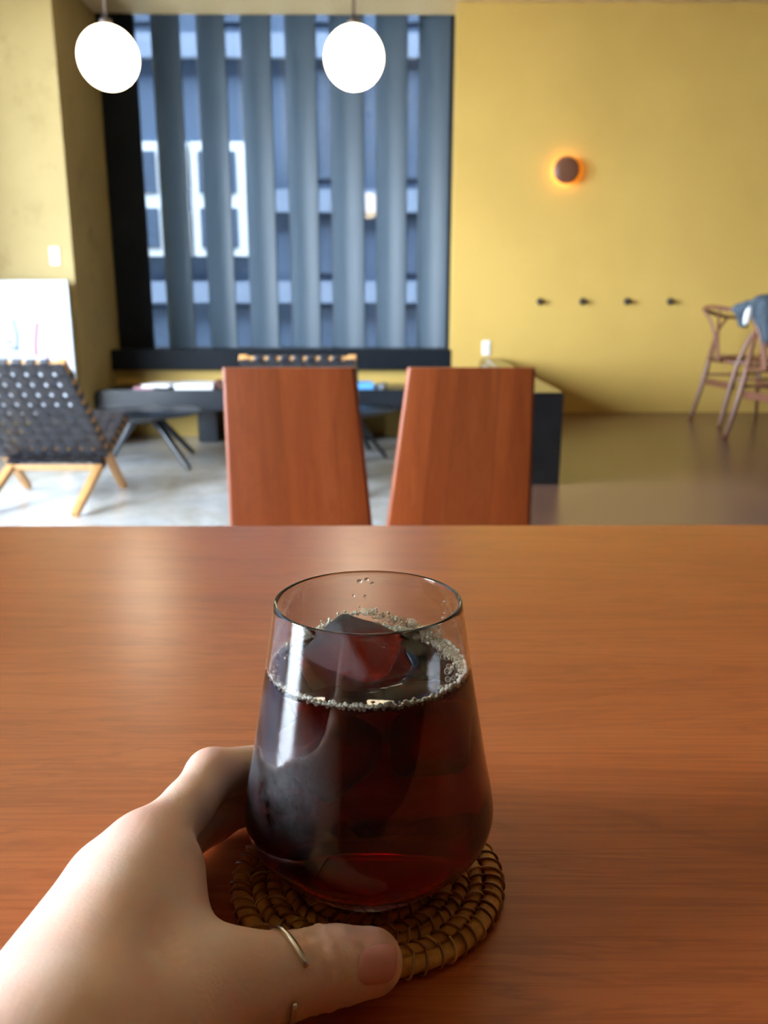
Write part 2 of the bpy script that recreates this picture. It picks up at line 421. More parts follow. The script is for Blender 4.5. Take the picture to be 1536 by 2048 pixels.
struct('ceiling', box((LWX-.2, -3.2, CEIL), (5.2, RECY+.02, CEIL+.15)), M_CEIL)
struct('wall_back', box((.58, WY, -.001), (5.2, RECY+.4, CEIL)), M_WALL)
struct('wall_under_window', box((-2.134, WY+.10, LZ), (.579, RECY+.4, .34)), M_WALL)
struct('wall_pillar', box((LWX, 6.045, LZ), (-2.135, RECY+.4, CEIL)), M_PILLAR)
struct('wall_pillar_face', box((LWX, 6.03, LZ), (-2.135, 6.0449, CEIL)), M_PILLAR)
struct('wall_right', box((5.0, -3.0, 0), (5.2, WY, CEIL)), M_DIMWALL)
struct('wall_front', box((LWX, -1.9, 0), (5.2, -1.7, CEIL)), M_DIMWALL)
# left wall with two window openings
b = box((LWX-.2, -3.0, LZ), (LWX, 6.03, LWZ[0])); box((LWX-.2, -3.0, LWZ[1]), (LWX, 6.03, CEIL), bm=b)
ys = [-3.0]+[v_ for w_ in LWIN for v_ in w_]+[6.03]
for i in (0, 2, 4): box((LWX-.2, ys[i], LWZ[0]), (LWX, ys[i+1], LWZ[1]), bm=b)
struct('wall_left', b, M_WALL)
def side_window(n, a, c, mull):
    w = empty('window_%d' % n, (LWX-.1, (a+c)/2, LWZ[0])); w['kind'] = 'structure'
    w.location = (0, 0, 0)
    for (lo, hi) in (((LWX-.13, a, LWZ[0]), (LWX-.07, a+.05, LWZ[1])), ((LWX-.13, c-.05, LWZ[0]), (LWX-.07, c, LWZ[1])),
                     ((LWX-.13, a, LWZ[0]), (LWX-.07, c, LWZ[0]+.05)), ((LWX-.13, a, LWZ[1]-.05), (LWX-.07, c, LWZ[1]))):
        obj('window_frame', box(lo, hi, .004), M_BLACK, w)
    for k in range(1, mull):
        y = a+(c-a)*k/mull; obj('mullion', box((LWX-.13, y-.025, LWZ[0]), (LWX-.07, y+.025, LWZ[1]), .004), M_BLACK, w)
    for k in range(mull):
        y0 = a+(c-a)*k/mull+.02; y1 = a+(c-a)*(k+1)/mull-.02
        obj('pane', box((LWX-.103, y0, LWZ[0]+.03), (LWX-.097, y1, LWZ[1]-.03)), M_PANE, w)
side_window(2, *LWIN[0], 1); side_window(3, *LWIN[1], 3)

# the louvred window
w1 = empty('window_1'); w1['kind'] = 'structure'
obj('window_frame', box((-2.134, RECY, .499), (-1.853, RECY+.05, CEIL), .004), M_BLACK, w1)
obj('window_frame', box((.553, RECY+.02, .499), (.579, RECY+.40, CEIL), .004), M_BLACK, w1)
obj('window_sill', box((-2.134, WY+.005, .341), (.579, RECY+.40, .4985), .006), M_BLACK, w1)
obj('pane', box((-2.13, 7.28, .4985), (.575, 7.286, CEIL+.155)), M_PANE, w1)
lv_l = [298.6, 390, 479, 568, 657, 751, 838]; lv_r = [355, 446, 538, 629, 725, 814, 903]
for l, r in zip(lv_l, lv_r):
    A = P(l, 30, y=7.17); B = P(r, 30, y=7.01)
    d = np.array([B[0]-A[0], B[1]-A[1]]); L = np.linalg.norm(d); d /= L; nrm = np.array([d[1], -d[0]])  # towards room
    prof = []
    N = 10
    for k in range(N+1):                                    # bowed inner face
        t = k/N; q = np.array([A[0], A[1]])+d*L*t+nrm*(.030*math.sin(math.pi*t)**.8); prof.append(q)
    for k in range(N+1):
        t = 1-k/N; q = np.array([A[0], A[1]])+d*L*t-nrm*(.014+.010*math.sin(math.pi*t)); prof.append(q)
    bm = bmesh.new()
    lo = [bm.verts.new((q[0], q[1], .50)) for q in prof]; hi = [bm.verts.new((q[0], q[1], CEIL+.155)) for q in prof]
    n = len(prof)
    for k in range(n): bm.faces.new((lo[k], lo[(k+1) % n], hi[(k+1) % n], hi[k]))
    bm.faces.new(lo[::-1]); bm.faces.new(hi); bmesh.ops.recalc_face_normals(bm, faces=bm.faces)
    o = obj('louver', bm, M_LOUVER, w1)
    for p in o.data.polygons: p.use_smooth = True
    o.data.set_sharp_from_angle(angle=math.radians(40))

# ================================================================== OUTSIDE
g = obj('ground', box((-60, -60, -4.2), (60, 60, -4.0)), M_GROUND); g['kind'] = 'structure'
bl = empty('office_building', (-1.0, 16, -4)); tag(bl, 'grey blue office building seen through the window louvers', 'building')
def bpart(name, lo, hi, mat, par=bl):
    off = Vector((-1.0, 16, -4)); return obj(name, box(tuple(Vector(lo)-off), tuple(Vector(hi)-off)), mat, par)
bpart('wall', (-40, 16.0, -4), (40, 24, 22), M_FACADE)
for z in (5.1, 2.55, .95, -.6, 7.7): bpart('ledge', (-40, 15.85, z), (40, 15.999, z+.38), M_BAND)
for k in range(11):
    x = -9.5+k*1.62
    for z0, z1 in ((-.2, .9), (1.4, 2.5), (3.05, 5.0), (5.6, 7.6)):
        if z0 in (1.4, 3.05) and -5.6 < x < -2.6: continue
        wv = bpart('window', (x, 15.96, z0+.08), (x+1.1, 15.999, z1-.06), M_FGLASS)
for (x0, x1) in ((-4.42, -3.42), (-3.36, -2.36)):
    fr_ = bpart('window', (x0, 15.80, 1.78), (x1, 15.999, 3.72), M_WFRAME)
    for zz in ((1.92, 2.60), (2.86, 3.56)):
        for s in (0, 1):
            xa = x0+.14+s*.37; o = bpart('pane', (xa, 15.78, zz[0]), (xa+.30, 15.801, zz[1]), M_FGLASS)
            o.parent = fr_

# ================================================================== TABLE
T = .5935
TBL = (0.10, .42, 0)
t = empty('dining_table', TBL); tag(t, 'long reddish brown wooden table under the iced coffee glass', 'table')
obj('table_top', box((-1.3-TBL[0], .03-TBL[1], T-.032), (1.5-TBL[0], .7926-TBL[1], T), .0025, seg=3), M_TABLE, t)
for sx in (-1.15, 1.15):
    for sy in (-.29, .27):
        obj('leg', box((sx-.03, sy-.03, 0), (sx+.03, sy+.03, T-.032), .004), M_TABLE, t)
for sy in (-.29, .27): obj('apron', box((-1.12, sy-.011, T-.10), (1.12, sy+.011, T-.033), .002), M_TABLE, t)

# ================================================================== DINING CHAIRS
def dining_chair(label, pts_top, pts_bot, seams, Y=1.75):
    """pts: pixel x of the board's left / right edge at y=735 and y=1050; seams: fractions across the board"""
    tl, tr_ = P(pts_top[0], 735, y=Y), P(pts_top[1], 735, y=Y); bl_, br = P(pts_bot[0], 1050, y=Y), P(pts_bot[1], 1050, y=Y)
    zt, zb = tl[2], bl_[2]; ext = (zb-.24)/(zt-zb)
    xl = bl_[0]+(bl_[0]-tl[0])*ext; xr = br[0]+(br[0]-tr_[0])*ext
    cx = (xl+xr)/2; root = empty('dining_chair', (cx, Y-.18, 0)); tag(root, label, 'chair', None)
    fr = [0]+seams+[1]
    for a, c in zip(fr[:-1], fr[1:]):
        f = lambda u, z: ((xl if z else tl[0])+u*((xr-xl) if z else (tr_[0]-tl[0])))-cx
        poly = [(f(a, 1)+.0002, .24), (f(c, 1)-.0002, .24), (f(c, 0)-.0002, zt), (f(a, 0)+.0002, zt)]
        pb_ = prism(poly, .18-.012, .18+.012, 0)
        for side, on in ((0, a == 0), (1, c == 1)):
            if not on: continue
            (xa, za), (xb, zb_) = (poly[0], poly[3]) if side == 0 else (poly[1], poly[2])
            on_side = lambda v_: abs(v_.co.x-(xa+(xb-xa)*(v_.co.z-za)/(zb_-za))) < 1e-5
            es = [e for e in pb_.edges if all(on_side(v_) for v_ in e.verts) and abs(e.verts[0].co.y-e.verts[1].co.y) < 1e-5 and abs(e.verts[0].co.z-e.verts[1].co.z) > .1]
            bmesh.ops.bevel(pb_, geom=es, offset=.0085, segments=4, profile=.5, affect='EDGES')
        o = obj('back_plank', pb_, M_CHAIRWOOD, root); o.data.shade_smooth(); o.data.set_sharp_from_angle(angle=math.radians(35))
    w = min(.34, abs(xr-xl))
    obj('seat', box((-w/2, -.24, .315), (w/2, .165, .345), .005), M_CHAIRWOOD, root)
    for sx in (-1, 1):
        for y in (-.21, .14):
            obj('leg', box((sx*(w/2-.025)-.015, y-.015, 0), (sx*(w/2-.025)+.015, y+.015, .315), .003), M_CHAIRWOOD, root)
    return root
dining_chair('reddish wooden chair whose back board slants out on its right edge, with pale seam', (445, 710), (460, 745), [.42, .79])
dining_chair('reddish wooden chair whose back board slants out on its left edge', (815, 1070), (772, 1060), [.24, .40, .72])

# ================================================================== GLASS, COFFEE, ICE
GX, GY = -.0038, .270; CT = T+.0052
HK = [0, .0025, .006, .011, .017, .024, .032, .045, .065, .085, .104]
RK = [.0256, .0294, .0331, .0380, .0430, .0453, .0446, .0422, .0387, .0354, .0325]
def catmull(xs, ys, x):
    i = max(0, min(len(xs)-2, int(np.searchsorted(xs, x)-1)))
    x0, x1 = xs[i], xs[i+1]; h = x1-x0; t = (x-x0)/h
    m0 = (ys[i+1]-ys[i-1])/(xs[i+1]-xs[i-1]) if i > 0 else (ys[1]-ys[0])/(xs[1]-xs[0])
    m1 = (ys[i+2]-ys[i])/(xs[i+2]-xs[i]) if i < len(xs)-2 else (ys[-1]-ys[-2])/(xs[-1]-xs[-2])
    return (2*t**3-3*t*t+1)*ys[i]+(t**3-2*t*t+t)*h*m0+(-2*t**3+3*t*t)*ys[i+1]+(t**3-t*t)*h*m1
R_OUT = lambda h: catmull(HK, RK, h)
WALL = .0013; FLOORH = .0072; LEVEL = .0812
def R_IN(h):
    # inner wall, rounded into a thick base
    r = R_OUT(h)-WALL
    if h < .019:
        u = max(0, min(1, (h-FLOORH)/(.019-FLOORH))); r = (R_OUT(h)-WALL-.0008*(1-u))*(1-(1-u)**5)**.45
    return max(r, 0)
outer = [(0, .0012), (.012, .0010), (.0225, .0003), (.0245, 0)]+[(R_OUT(h), h) for h in np.linspace(.0004, .104, 64)]
rim = [(R_OUT(.104)-WALL*.5+WALL*.5*math.cos(a), .104+WALL*.5*math.sin(a)) for a in np.linspace(.3, math.pi-.3, 6)]
hin = [FLOORH+(.104-FLOORH)*(k/70)**1.6 for k in range(70, -1, -1)]
inner = [(R_IN(h), h) for h in hin[:-1]]+[(0, FLOORH)]
# patchy condensation lives on the outside of the glass
m = M_MIST; nt = m.node_tree; bs = nt.nodes['Principled BSDF']; out = nt.nodes['Material Output']
bs.inputs['Transmission Weight'].default_value = 1; bs.inputs['IOR'].default_value = 1.48; bs.inputs['Roughness'].default_value = 0
v = coords(nt); sep = node(nt, 'ShaderNodeSeparateXYZ'); nt.links.new(v, sep.inputs[0])
n1 = noise(nt, v, 34, 5, .6, .2); n2 = noise(nt, v, 900, 2, .5)
def mrange(src, a, b_, c_=0, d=1):
    r = node(nt, 'ShaderNodeMapRange'); r.inputs['From Min'].default_value = a; r.inputs['From Max'].default_value = b_
    r.inputs['To Min'].default_value = c_; r.inputs['To Max'].default_value = d; nt.links.new(src, r.inputs['Value']); return r.outputs[0]
def mul(a, b_):
    k = node(nt, 'ShaderNodeMath', operation='MULTIPLY'); nt.links.new(a, k.inputs[0])
    if hasattr(b_, 'is_output'): nt.links.new(b_, k.inputs[1])
    else: k.inputs[1].default_value = b_
    return k.outputs[0]
hz = mul(mrange(sep.outputs['Z'], .078, .066), mrange(sep.outputs['Z'], .030, .048))
side = mrange(sep.outputs['X'], -.008, -.036)
patch = mul(mul(hz, side), mrange(n1, .36, .60))
mist = mul(patch, mrange(n2, .30, .62, .55, 1))
df = node(nt, 'ShaderNodeBsdfDiffuse'); df.inputs['Color'].default_value = (.80, .82, .86, 1)
mx = node(nt, 'ShaderNodeMixShader'); nt.links.new(mul(mist, .11), mx.inputs[0])
nt.links.new(bs.outputs[0], mx.inputs[1]); nt.links.new(df.outputs[0], mx.inputs[2]); nt.links.new(mx.outputs[0], out.inputs['Surface'])
glass = obj('drinking_glass', lathe(outer+rim+inner, 128), M_MIST, None, (GX, GY, CT))
tag(glass, 'clear tapered tumbler of iced coffee standing on the rattan coaster', 'drinking glass')

# coffee body: a hair wider than the inside of the glass
chs = [FLOORH+(LEVEL-FLOORH)*(k/50)**1.5 for k in range(51)]
cprof = [(0, FLOORH-.0003)]+[(R_IN(h)+.0003, h-(.0003 if h < .012 else 0)) for h in chs[1:]]
cprof += [(R_IN(LEVEL)-.0006, LEVEL-.0006), (R_IN(LEVEL)-.002, LEVEL-.0009), (.02, LEVEL-.001), (0, LEVEL-.001)]
cof = obj('coffee', lathe(cprof, 128), M_COFFEE, None, (GX, GY, CT))
tag(cof, 'dark black coffee with a foam edge filling the tumbler', 'coffee')
RL = R_IN(LEVEL)
def ico(bm, c, r, sub=1, sz=1.0):
    b2 = bmesh.new(); bmesh.ops.create_icosphere(b2, subdivisions=sub, radius=r)
    for v_ in b2.verts: v_.co = Vector((v_.co.x, v_.co.y, v_.co.z*sz))+Vector(c)
    for f in b2.faces: f.smooth = True
    return merge(bm, b2)
bub = []                                                       # (x, y, z, r) in the coffee's frame
for k in range(430):
    a = 2*math.pi*(k+random.uniform(-.4, .4))/430; r = random.uniform(.00050, .00092)
    bub.append(((RL-r*.9)*math.cos(a), (RL-r*.9)*math.sin(a), LEVEL+random.uniform(-.0012, .0010), -r))          # negative radius: opaque foam
for k in range(300):
    a = random.uniform(0, 2*math.pi); r = random.uniform(.00035, .00065); rr = RL-.0012-abs(random.gauss(0, .0006))
    bub.append((rr*math.cos(a), rr*math.sin(a), LEVEL-.0006+r*.5, r))
for k in range(330):                                           # the wide raft of bubbles away from the thumb
    a = math.radians(random.gauss(30, 26)); r = random.choice([.0005, .0006, .0008, .0010, .0013]); rr = RL-.0008-r-abs(random.gauss(0, .0024))
    bub.append((rr*math.cos(a), rr*math.sin(a), LEVEL-.0008+r*.6, r))
line = [(622, 1264), (650, 1252), (680, 1234), (715, 1224), (760, 1228), (800, 1242), (850, 1258), (885, 1270)]
for k in range(190):                                           # bubbles clinging to the back of the big ice cube
    u = random.uniform(0, len(line)-1.001); i = int(u); q = np.array(line[i])*(1-u+i)+np.array(line[i+1])*(u-i)+np.random.default_rng(k).normal(0, 3.5, 2)
    p = P(q[0], q[1], y=GY+.0195+random.uniform(-.0015, .0015)); r = random.choice([.0005, .0006, .0008, .0011, .0014] if q[0] > 720 else [.0004, .0005, .0006, .0007])
    bub.append((p[0]-GX, p[1]-GY, max(p[2]-CT, LEVEL-.0006), r))
base = {}
for sub in (2, 3):
    b2 = bmesh.new(); bmesh.ops.create_icosphere(b2, subdivisions=sub, radius=1); base[sub] = (np.array([v_.co for v_ in b2.verts]), np.array([[v_.index for v_ in f.verts] for f in b2.faces])); b2.free()
def foam_mesh(sel, sub):
    FV, FF, nv = [], [], 0; bv, bf = base[sub]
    for x, y, z, r in sel:
        r = abs(r)
        if math.hypot(x, y)+r > RL+.0002: k = (RL-r)/math.hypot(x, y); x *= k; y *= k
        FV.append(bv*r+np.array([x, y, z])); FF.append(bf+nv); nv += len(bv)
    me_ = np_mesh('foam', np.concatenate(FV), np.concatenate(FF)); me_.shade_smooth(); return me_
fb = foam_mesh([q for q in bub if q[3] < .00068], 2)
bb = obj('large_bubbles', foam_mesh([q for q in bub if q[3] >= .00068], 3), M_BUBBLE, cof); bb['kind'] = 'stuff'; bb['label'] = 'clear larger bubbles among the foam'
# some bubbles hug the inside of the wall below the line
fo = obj('foam', fb, M_FOAM, cof); fo['kind'] = 'stuff'; fo['label'] = 'pale ring of tiny bubbles'

def ice(loc, size, rot, label):
    b2 = bmesh.new(); bmesh.ops.create_cube(b2, size=1)
    bmesh.ops.subdivide_edges(b2, edges=b2.edges[:], cuts=5, use_grid_fill=True)
    s0 = random.randint(0, 999); g2 = np.random.default_rng(s0)
    for v_ in b2.verts:
        c_ = v_.co; L = max(abs(c_.x), abs(c_.y), abs(c_.z)); sp = c_.normalized()*.62
        c_ = c_.lerp(sp, .10); c_ += Vector(g2.normal(0, .012, 3))
        v_.co = Vector((c_.x*size[0], c_.y*size[1], c_.z*size[2]))
    for f in b2.faces: f.smooth = True
    o = obj('ice_cube', b2, M_ICE, None, (GX+loc[0], GY+loc[1], CT+loc[2]), rot)
    md = o.modifiers.new('smooth', 'SUBSURF'); md.levels = 1; md.render_levels = 1
    return tag(o, label, 'ice cube', 'ice cubes in the coffee')
ice((-.004, .0075, .0725), (.033, .031, .030), (.62, .50, .80), 'large clear ice cube rising through the coffee surface')
ice((.0195, -.0095, .0585), (.022, .021, .024), (.9, .2, .3), 'small ice cube sunk beside the glass wall in the coffee')
ice((-.0115, -.0175, .0585), (.022, .020, .024), (.3, .7, .1), 'ice cube sunk under the large one in the coffee')
# the liquid is displaced by the ice: cut slightly smaller copies out of the coffee body
cuts = [o for o in C.objects if o.name.startswith('ice_cube')]; tmp = []
for o in cuts:
    k = o.copy(); C.objects.link(k); k.scale = (.985, .985, .985); tmp.append(k)
    bo = cof.modifiers.new('cut', 'BOOLEAN'); bo.operation = 'DIFFERENCE'; bo.solver = 'EXACT'; bo.object = k
bpy.context.view_layer.update()
dg = bpy.context.evaluated_depsgraph_get(); nm = bpy.data.meshes.new_from_object(cof.evaluated_get(dg))
cof.modifiers.clear(); cof.data = nm
for k in tmp: bpy.data.objects.remove(k)
# droplets inside the rim
for a, h, r in ((97, .1005, .0011), (92, .1012, .0009), (88, .0995, .0008), (101, .0945, .0006), (93, .094, .0007), (30, .098, .0006), (24, .093, .0008), (18, .096, .0006), (35, .0905, .0006)):
    a = math.radians(a); rr = R_OUT(h)-WALL-.0001
    obj('water_drop', ico(None, (rr*math.cos(a), rr*math.sin(a), h), r, 2, .8), M_GLASS, glass)

# ================================================================== COASTER
co = empty('rattan_coaster', (GX-.0006, GY-.004, T)); tag(co, 'round woven rattan coaster under the tumbler', 'coaster')
radii = [.0463, .0400, .0347, .0294, .0241, .0188, .0135, .0082, .0029]
for i, R in enumerate(radii):
    n = max(20, int(R*2400)); hw = .0033 if i == 0 else .0025; hh = .0022 if i == 0 else .0018
    b = bmesh.new(); rings = []
    for k in range(n):
        a = 2*math.pi*k/n; rings.append([b.verts.new(((R+hw*math.cos(q))*math.cos(a), (R+hw*math.cos(q))*math.sin(a), .0027+hh*math.sin(q)+.0003*math.sin(a*9+i))) for q in [2*math.pi*s/10 for s in range(10)]])
    for k in range(n):
        A, B = rings[k], rings[(k+1) % n]
        for s in range(10): b.faces.new((A[s], B[s], B[(s+1) % 10], A[(s+1) % 10]))
    for f in b.faces: f.smooth = True
    bmesh.ops.recalc_face_normals(b, faces=b.faces)
    obj('coil', b, M_RATTAN, co)
counts = [60, 54, 48, 42, 34]
for i, nst in enumerate(counts):
    R = radii[i]
    # one S-shaped binding strand: over this coil, dipping in the groove, slanting on to the next
    pts = []
    for k in range(13):
        q = -math.pi*.42+k/12*math.pi*1.42         # round the outside, over the top, down into the inner groove
        rr = R+(.0039 if i == 0 else .0031)*math.cos(q); z = .0027+(.0026 if i == 0 else .0022)*math.sin(q); sl = (k/12-.5)*(.0062 if i % 2 == 0 else -.0056)
        pts.append((rr, sl, max(z, .0006)))
    b = tube(pts, [.00058 if 1 < k < 11 else .00045 for k in range(13)], 6, flat=.8)
    me = bpy.data.meshes.new('strand'); b.to_mesh(me); b.free(); me.materials.append(M_STRAND)
    me2 = me.copy(); me2.materials.clear(); me2.materials.append(M_STRAND2)
    for k in range(nst):
        a = 2*math.pi*(k+.5*(i % 2)+random.uniform(-.12, .12))/nst
        o = bpy.data.objects.new('strand', me if (k*7+i*3) % 3 else me2); o.rotation_euler = (0, 0, a); link(o, co)

# ================================================================== HAND
def V3(x, y, z): return (x, y, T+z)
FING = dict(
 index=[(V3(-.0735, .230, .040), .0112), (V3(-.0665, .2550, .0396), .0086), (V3(-.0628, .2760, .0385), .0093), (V3(-.045, .3005, .028), .0082), (V3(-.022, .3170, .023), .0072)],
 middle=[(V3(-.0850, .2235, .032), .0115), (V3(-.0720, .2540, .0265), .0086), (V3(-.0660, .2760, .0215), .0088), (V3(-.044, .3030, .0115), .0080), (V3(-.020, .3195, .008), .0070)],
 ring=[(V3(-.094, .212, .021), .0108), (V3(-.084, .262, .0110), .0085), (V3(-.066, .290, .009), .0075), (V3(-.050, .308, .008), .0068)],
 little=[(V3(-.098, .196, .0135), .0098), (V3(-.093, .230, .0085), .0078), (V3(-.083, .250, .008), .0068), (V3(-.074, .266, .008), .0060)])
PALM = [((V3(-.0740, .228, .040), .0122), (V3(-.075, .155, .040), .0170)),
        ((V3(-.0855, .2235, .032), .0122), (V3(-.086, .150, .036), .0170)),
        ((V3(-.094, .212, .021), .0116), (V3(-.095, .145, .029), .0160)),
        ((V3(-.098, .196, .0135), .0108), (V3(-.101, .140, .022), .0150)),
        ((V3(-.075, .155, .038), .0200), (V3(-.092, .112, .036), .0230)),
        ((V3(-.097, .145, .030), .0180), (V3(-.104, .112, .032), .0210)),
        ((V3(-.096, .112, .036), .0250), (V3(-.155, -.04, .040), .0320)),
        ((V3(-.155, -.04, .040), .0320), (V3(-.25, -.30, .045), .0400)),
        ((V3(-.070, .158, .030), .0190), (V3(-.044, .1935, .0210), .0135)),
        ((V3(-.055, .182, .026), .0120), (V3(-.0660, .222, .036), .0110))]
THUMB = [(V3(-.046, .1935, .0205), .0135), (V3(-.016, .2065, .0170), .0110), (V3(-.0028, .2105, .0150), .0098)]
RKn, HKn = np.array(RK), np.array(HK)
def hand_field(Pt):
    palm = None
    for (a, ra), (b_, rb) in PALM:
        d = rcone(Pt, a, b_, ra, rb); palm = d if palm is None else smin(palm, d, .016)
    res = None
    for c_ in FING.values():
        f = None
        for (a, ra), (b_, rb) in zip(c_[:-1], c_[1:]):
            d = rcone(Pt, a, b_, ra, rb); f = d if f is None else smin(f, d, .005)
        f = smin(palm, f, .010); res = f if res is None else smin(res, f, .0012)
    f = None
    for (a, ra), (b_, rb) in zip(THUMB[:-1], THUMB[1:]):
        d = rcone(Pt, a, b_, ra, rb); f = d if f is None else smin(f, d, .006)
    res = smin(res, f, .014)
    # creases across the thumb joint
    a, b_ = np.array(THUMB[0][0]), np.array(THUMB[1][0]); ax = (b_-a)/np.linalg.norm(b_-a); L = np.linalg.norm(b_-a)
    s = (Pt-a)@ax; near = np.exp(-np.maximum(f, 0)**2/.000004)
    wob = .0006*np.sin(Pt[..., 2]*700)
    for s0, dep in ((L-.0065, .0006), (L-.0030, .0011), (L+.0012, .0009), (L+.0035, .0006)):
        res = res+near*dep*np.exp(-((s+wob-s0)/.0007)**2)
    for s0, dep in ((-.004, .0005), (-.001, .0004)):
        low = np.clip((T+.016-Pt[..., 2])/.008, 0, 1)
        res = res+near*low*dep*np.exp(-((s+wob-s0)/.0009)**2)
    # never into the table, the coaster or the glass
    res = np.maximum(res, T+.0004-Pt[..., 2])
    rad = np.hypot(Pt[..., 0]-GX, Pt[..., 1]-GY); h = np.clip(Pt[..., 2]-CT, 0, .104)
    res = np.maximum(res, np.interp(h, HKn, RKn)+.0004-rad)
    cr = np.hypot(Pt[..., 0]-GX+.0006, Pt[..., 1]-GY+.004)
    res = np.maximum(res, -np.maximum(cr-.0512, Pt[..., 2]-(T+.0062)))
    return res
def sample(lo, hi, s):
    ax = [np.arange(lo[i], hi[i], s) for i in range(3)]
    out_ = np.empty([len(a) for a in ax])
    for i in range(0, len(ax[0]), 24):                        # slabs keep memory small
        out_[i:i+24] = hand_field(np.stack(np.meshgrid(ax[0][i:i+24], ax[1], ax[2], indexing='ij'), -1))
    return out_
lo, hi = (-.34, -.345, T-.003), (.014, .340, T+.092)
# fine near part, coarser forearm: one field, sampled once on a single grid
D = sample(lo, hi, .00145)
Vh, Fh = surface_nets(D, lo, .00145)
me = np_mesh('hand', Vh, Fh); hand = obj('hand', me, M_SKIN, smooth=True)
fl = np.zeros(len(Vh))
for c_, sg, k_ in ((FING['index'][0][0], .013, .55), (FING['index'][2][0], .010, .5), (FING['middle'][0][0], .012, .5), (THUMB[1][0], .009, .35), (THUMB[2][0], .010, .6)):
    fl = np.maximum(fl, k_*np.exp(-((np.linalg.norm(Vh-np.array(c_)-np.array([0, 0, .006]), axis=1)/sg)**2)))
ta = me.attributes.new('flush', 'FLOAT', 'POINT'); ta.data.foreach_set('value', fl.astype(np.float32))
md = hand.modifiers.new('soften', 'SMOOTH'); md.factor = .4; md.iterations = 2
tag(hand, 'left hand and forearm wrapped around the tumbler with thumb in front', 'hand')
def cast(px, py, t0=.1):
    r = ray(px, py); r /= np.linalg.norm(r); o_ = np.array([0, 0, CZ]); t_ = t0
    for _ in range(80):
        d = float(hand_field((o_+r*t_)[None])[0])
        t_ += max(d*.8, 1e-5) if d > 1e-5 else 0
        if d < 1e-5 or t_ > .6: break
    return o_+r*t_, -r
def grad(p):
    e = 4e-4; g = np.array([float((hand_field((p+np.eye(3)[i]*e)[None])-hand_field((p-np.eye(3)[i]*e)[None]))[0]) for i in range(3)])
    return g/np.linalg.norm(g)
# thumb nail: a curved plate on the back of the thumb tip
nb = bmesh.new(); NR, NA = 9, 28; rows = []
for i in range(NR+1):
    q = i/NR; row = []
    for k in range(NA if i else 1):
        a = 2*math.pi*k/NA; ca, sa = math.cos(a), math.sin(a); e = 2/3.2
        ux = math.copysign(abs(ca)**e, ca)*q; uy = math.copysign(abs(sa)**e, sa)*q
        px = 756+42*ux-3*uy; py = 1929+44*uy-5*ux
        p, _ = cast(px, py); nn = grad(p); row.append(nb.verts.new(p+nn*(.0008*(1-q**5)-.0003)))
    rows.append(row)
for k in range(NA): nb.faces.new((rows[0][0], rows[1][k], rows[1][(k+1) % NA]))
for i in range(1, NR):
    for k in range(NA): nb.faces.new((rows[i][k], rows[i+1][k], rows[i+1][(k+1) % NA], rows[i][(k+1) % NA]))
bmesh.ops.recalc_face_normals(nb, faces=nb.faces)
for f in nb.faces: f.smooth = True
nail = obj('thumb_nail', nb, M_NAIL, hand); nail['label'] = 'pink thumb nail'
# open silver ring round the thumb
a0, a1 = np.array(THUMB[0][0]), np.array(THUMB[1][0]); axd = (a1-a0)/np.linalg.norm(a1-a0); cen = a0+(a1-a0)*.60
tc = np.array([0, 0, CZ])-cen; tc -= axd*(tc@axd); tc /= np.linalg.norm(tc); up_ = np.cross(axd, tc)
if up_[1] < 0: up_ = -up_                                     # towards the glass
pts = []; N = 46; g0, g1 = math.radians(4), math.radians(360-32)
for k in range(N):
    u = k/(N-1); ph = g0+(g1-g0)*u; dr = tc*math.cos(ph)+up_*math.sin(ph); 
    sh = axd*(.0050*max(0, 1-u/.30)**1.3-.0016+.0006*u)
    r = .004
    while r < .0140 and float(hand_field((cen+sh+dr*r)[None])[0]) < .0004: r += .0002
    pts.append(cen+sh+dr*(r+.0003))
pts = np.array(pts)
for _ in range(3): pts[1:-1] = (pts[:-2]+2*pts[1:-1]+pts[2:])/4
rad = [.00085+.00035*max(0, 1-k/(N*.16)) for k in range(N)]; rad[0] = .0008; rad[-1] = .0007
pts[:, 2] = np.maximum(pts[:, 2], T+.001)
rg = obj('thumb_ring', tube(pts, rad, 10), M_SILVER)
tag(rg, 'thin open silver ring worn on the thumb', 'ring')

# ================================================================== PENDANTS
def pendant(px, label):
    c_ = P(px, 116, y=4.4); r = .143
    t = empty('pendant_lamp', (c_[0], c_[1], c_[2])); tag(t, label, 'lamp', 'globe pendant lamps')
    prof = [(r*math.sin(a), -r*math.cos(a)) for a in np.linspace(0, math.pi*.955, 40)]+[(0, r*math.cos(math.pi*.045))]
    obj('globe', lathe(prof, 64), M_GLOBE, t)
    obj('cap', lathe([(0, r-.004), (.030, r-.004), (.030, r+.022), (.012, r+.034), (0, r+.034)], 32), M_DARKMETAL, t)
    obj('rod', tube([(0, 0, r+.02), (0, 0, CEIL-c_[2]-.02)], .008, 12), M_DARKMETAL, t)
    obj('canopy', lathe([(0, CEIL-c_[2]-.025), (.05, CEIL-c_[2]-.025), (.05, CEIL-c_[2]-.001), (0, CEIL-c_[2]-.001)], 32), M_DARKMETAL, t)
pendant(217, 'lit white globe pendant lamp in front of the black window frame')
pendant(708, 'lit white globe pendant lamp in front of the window louvers')

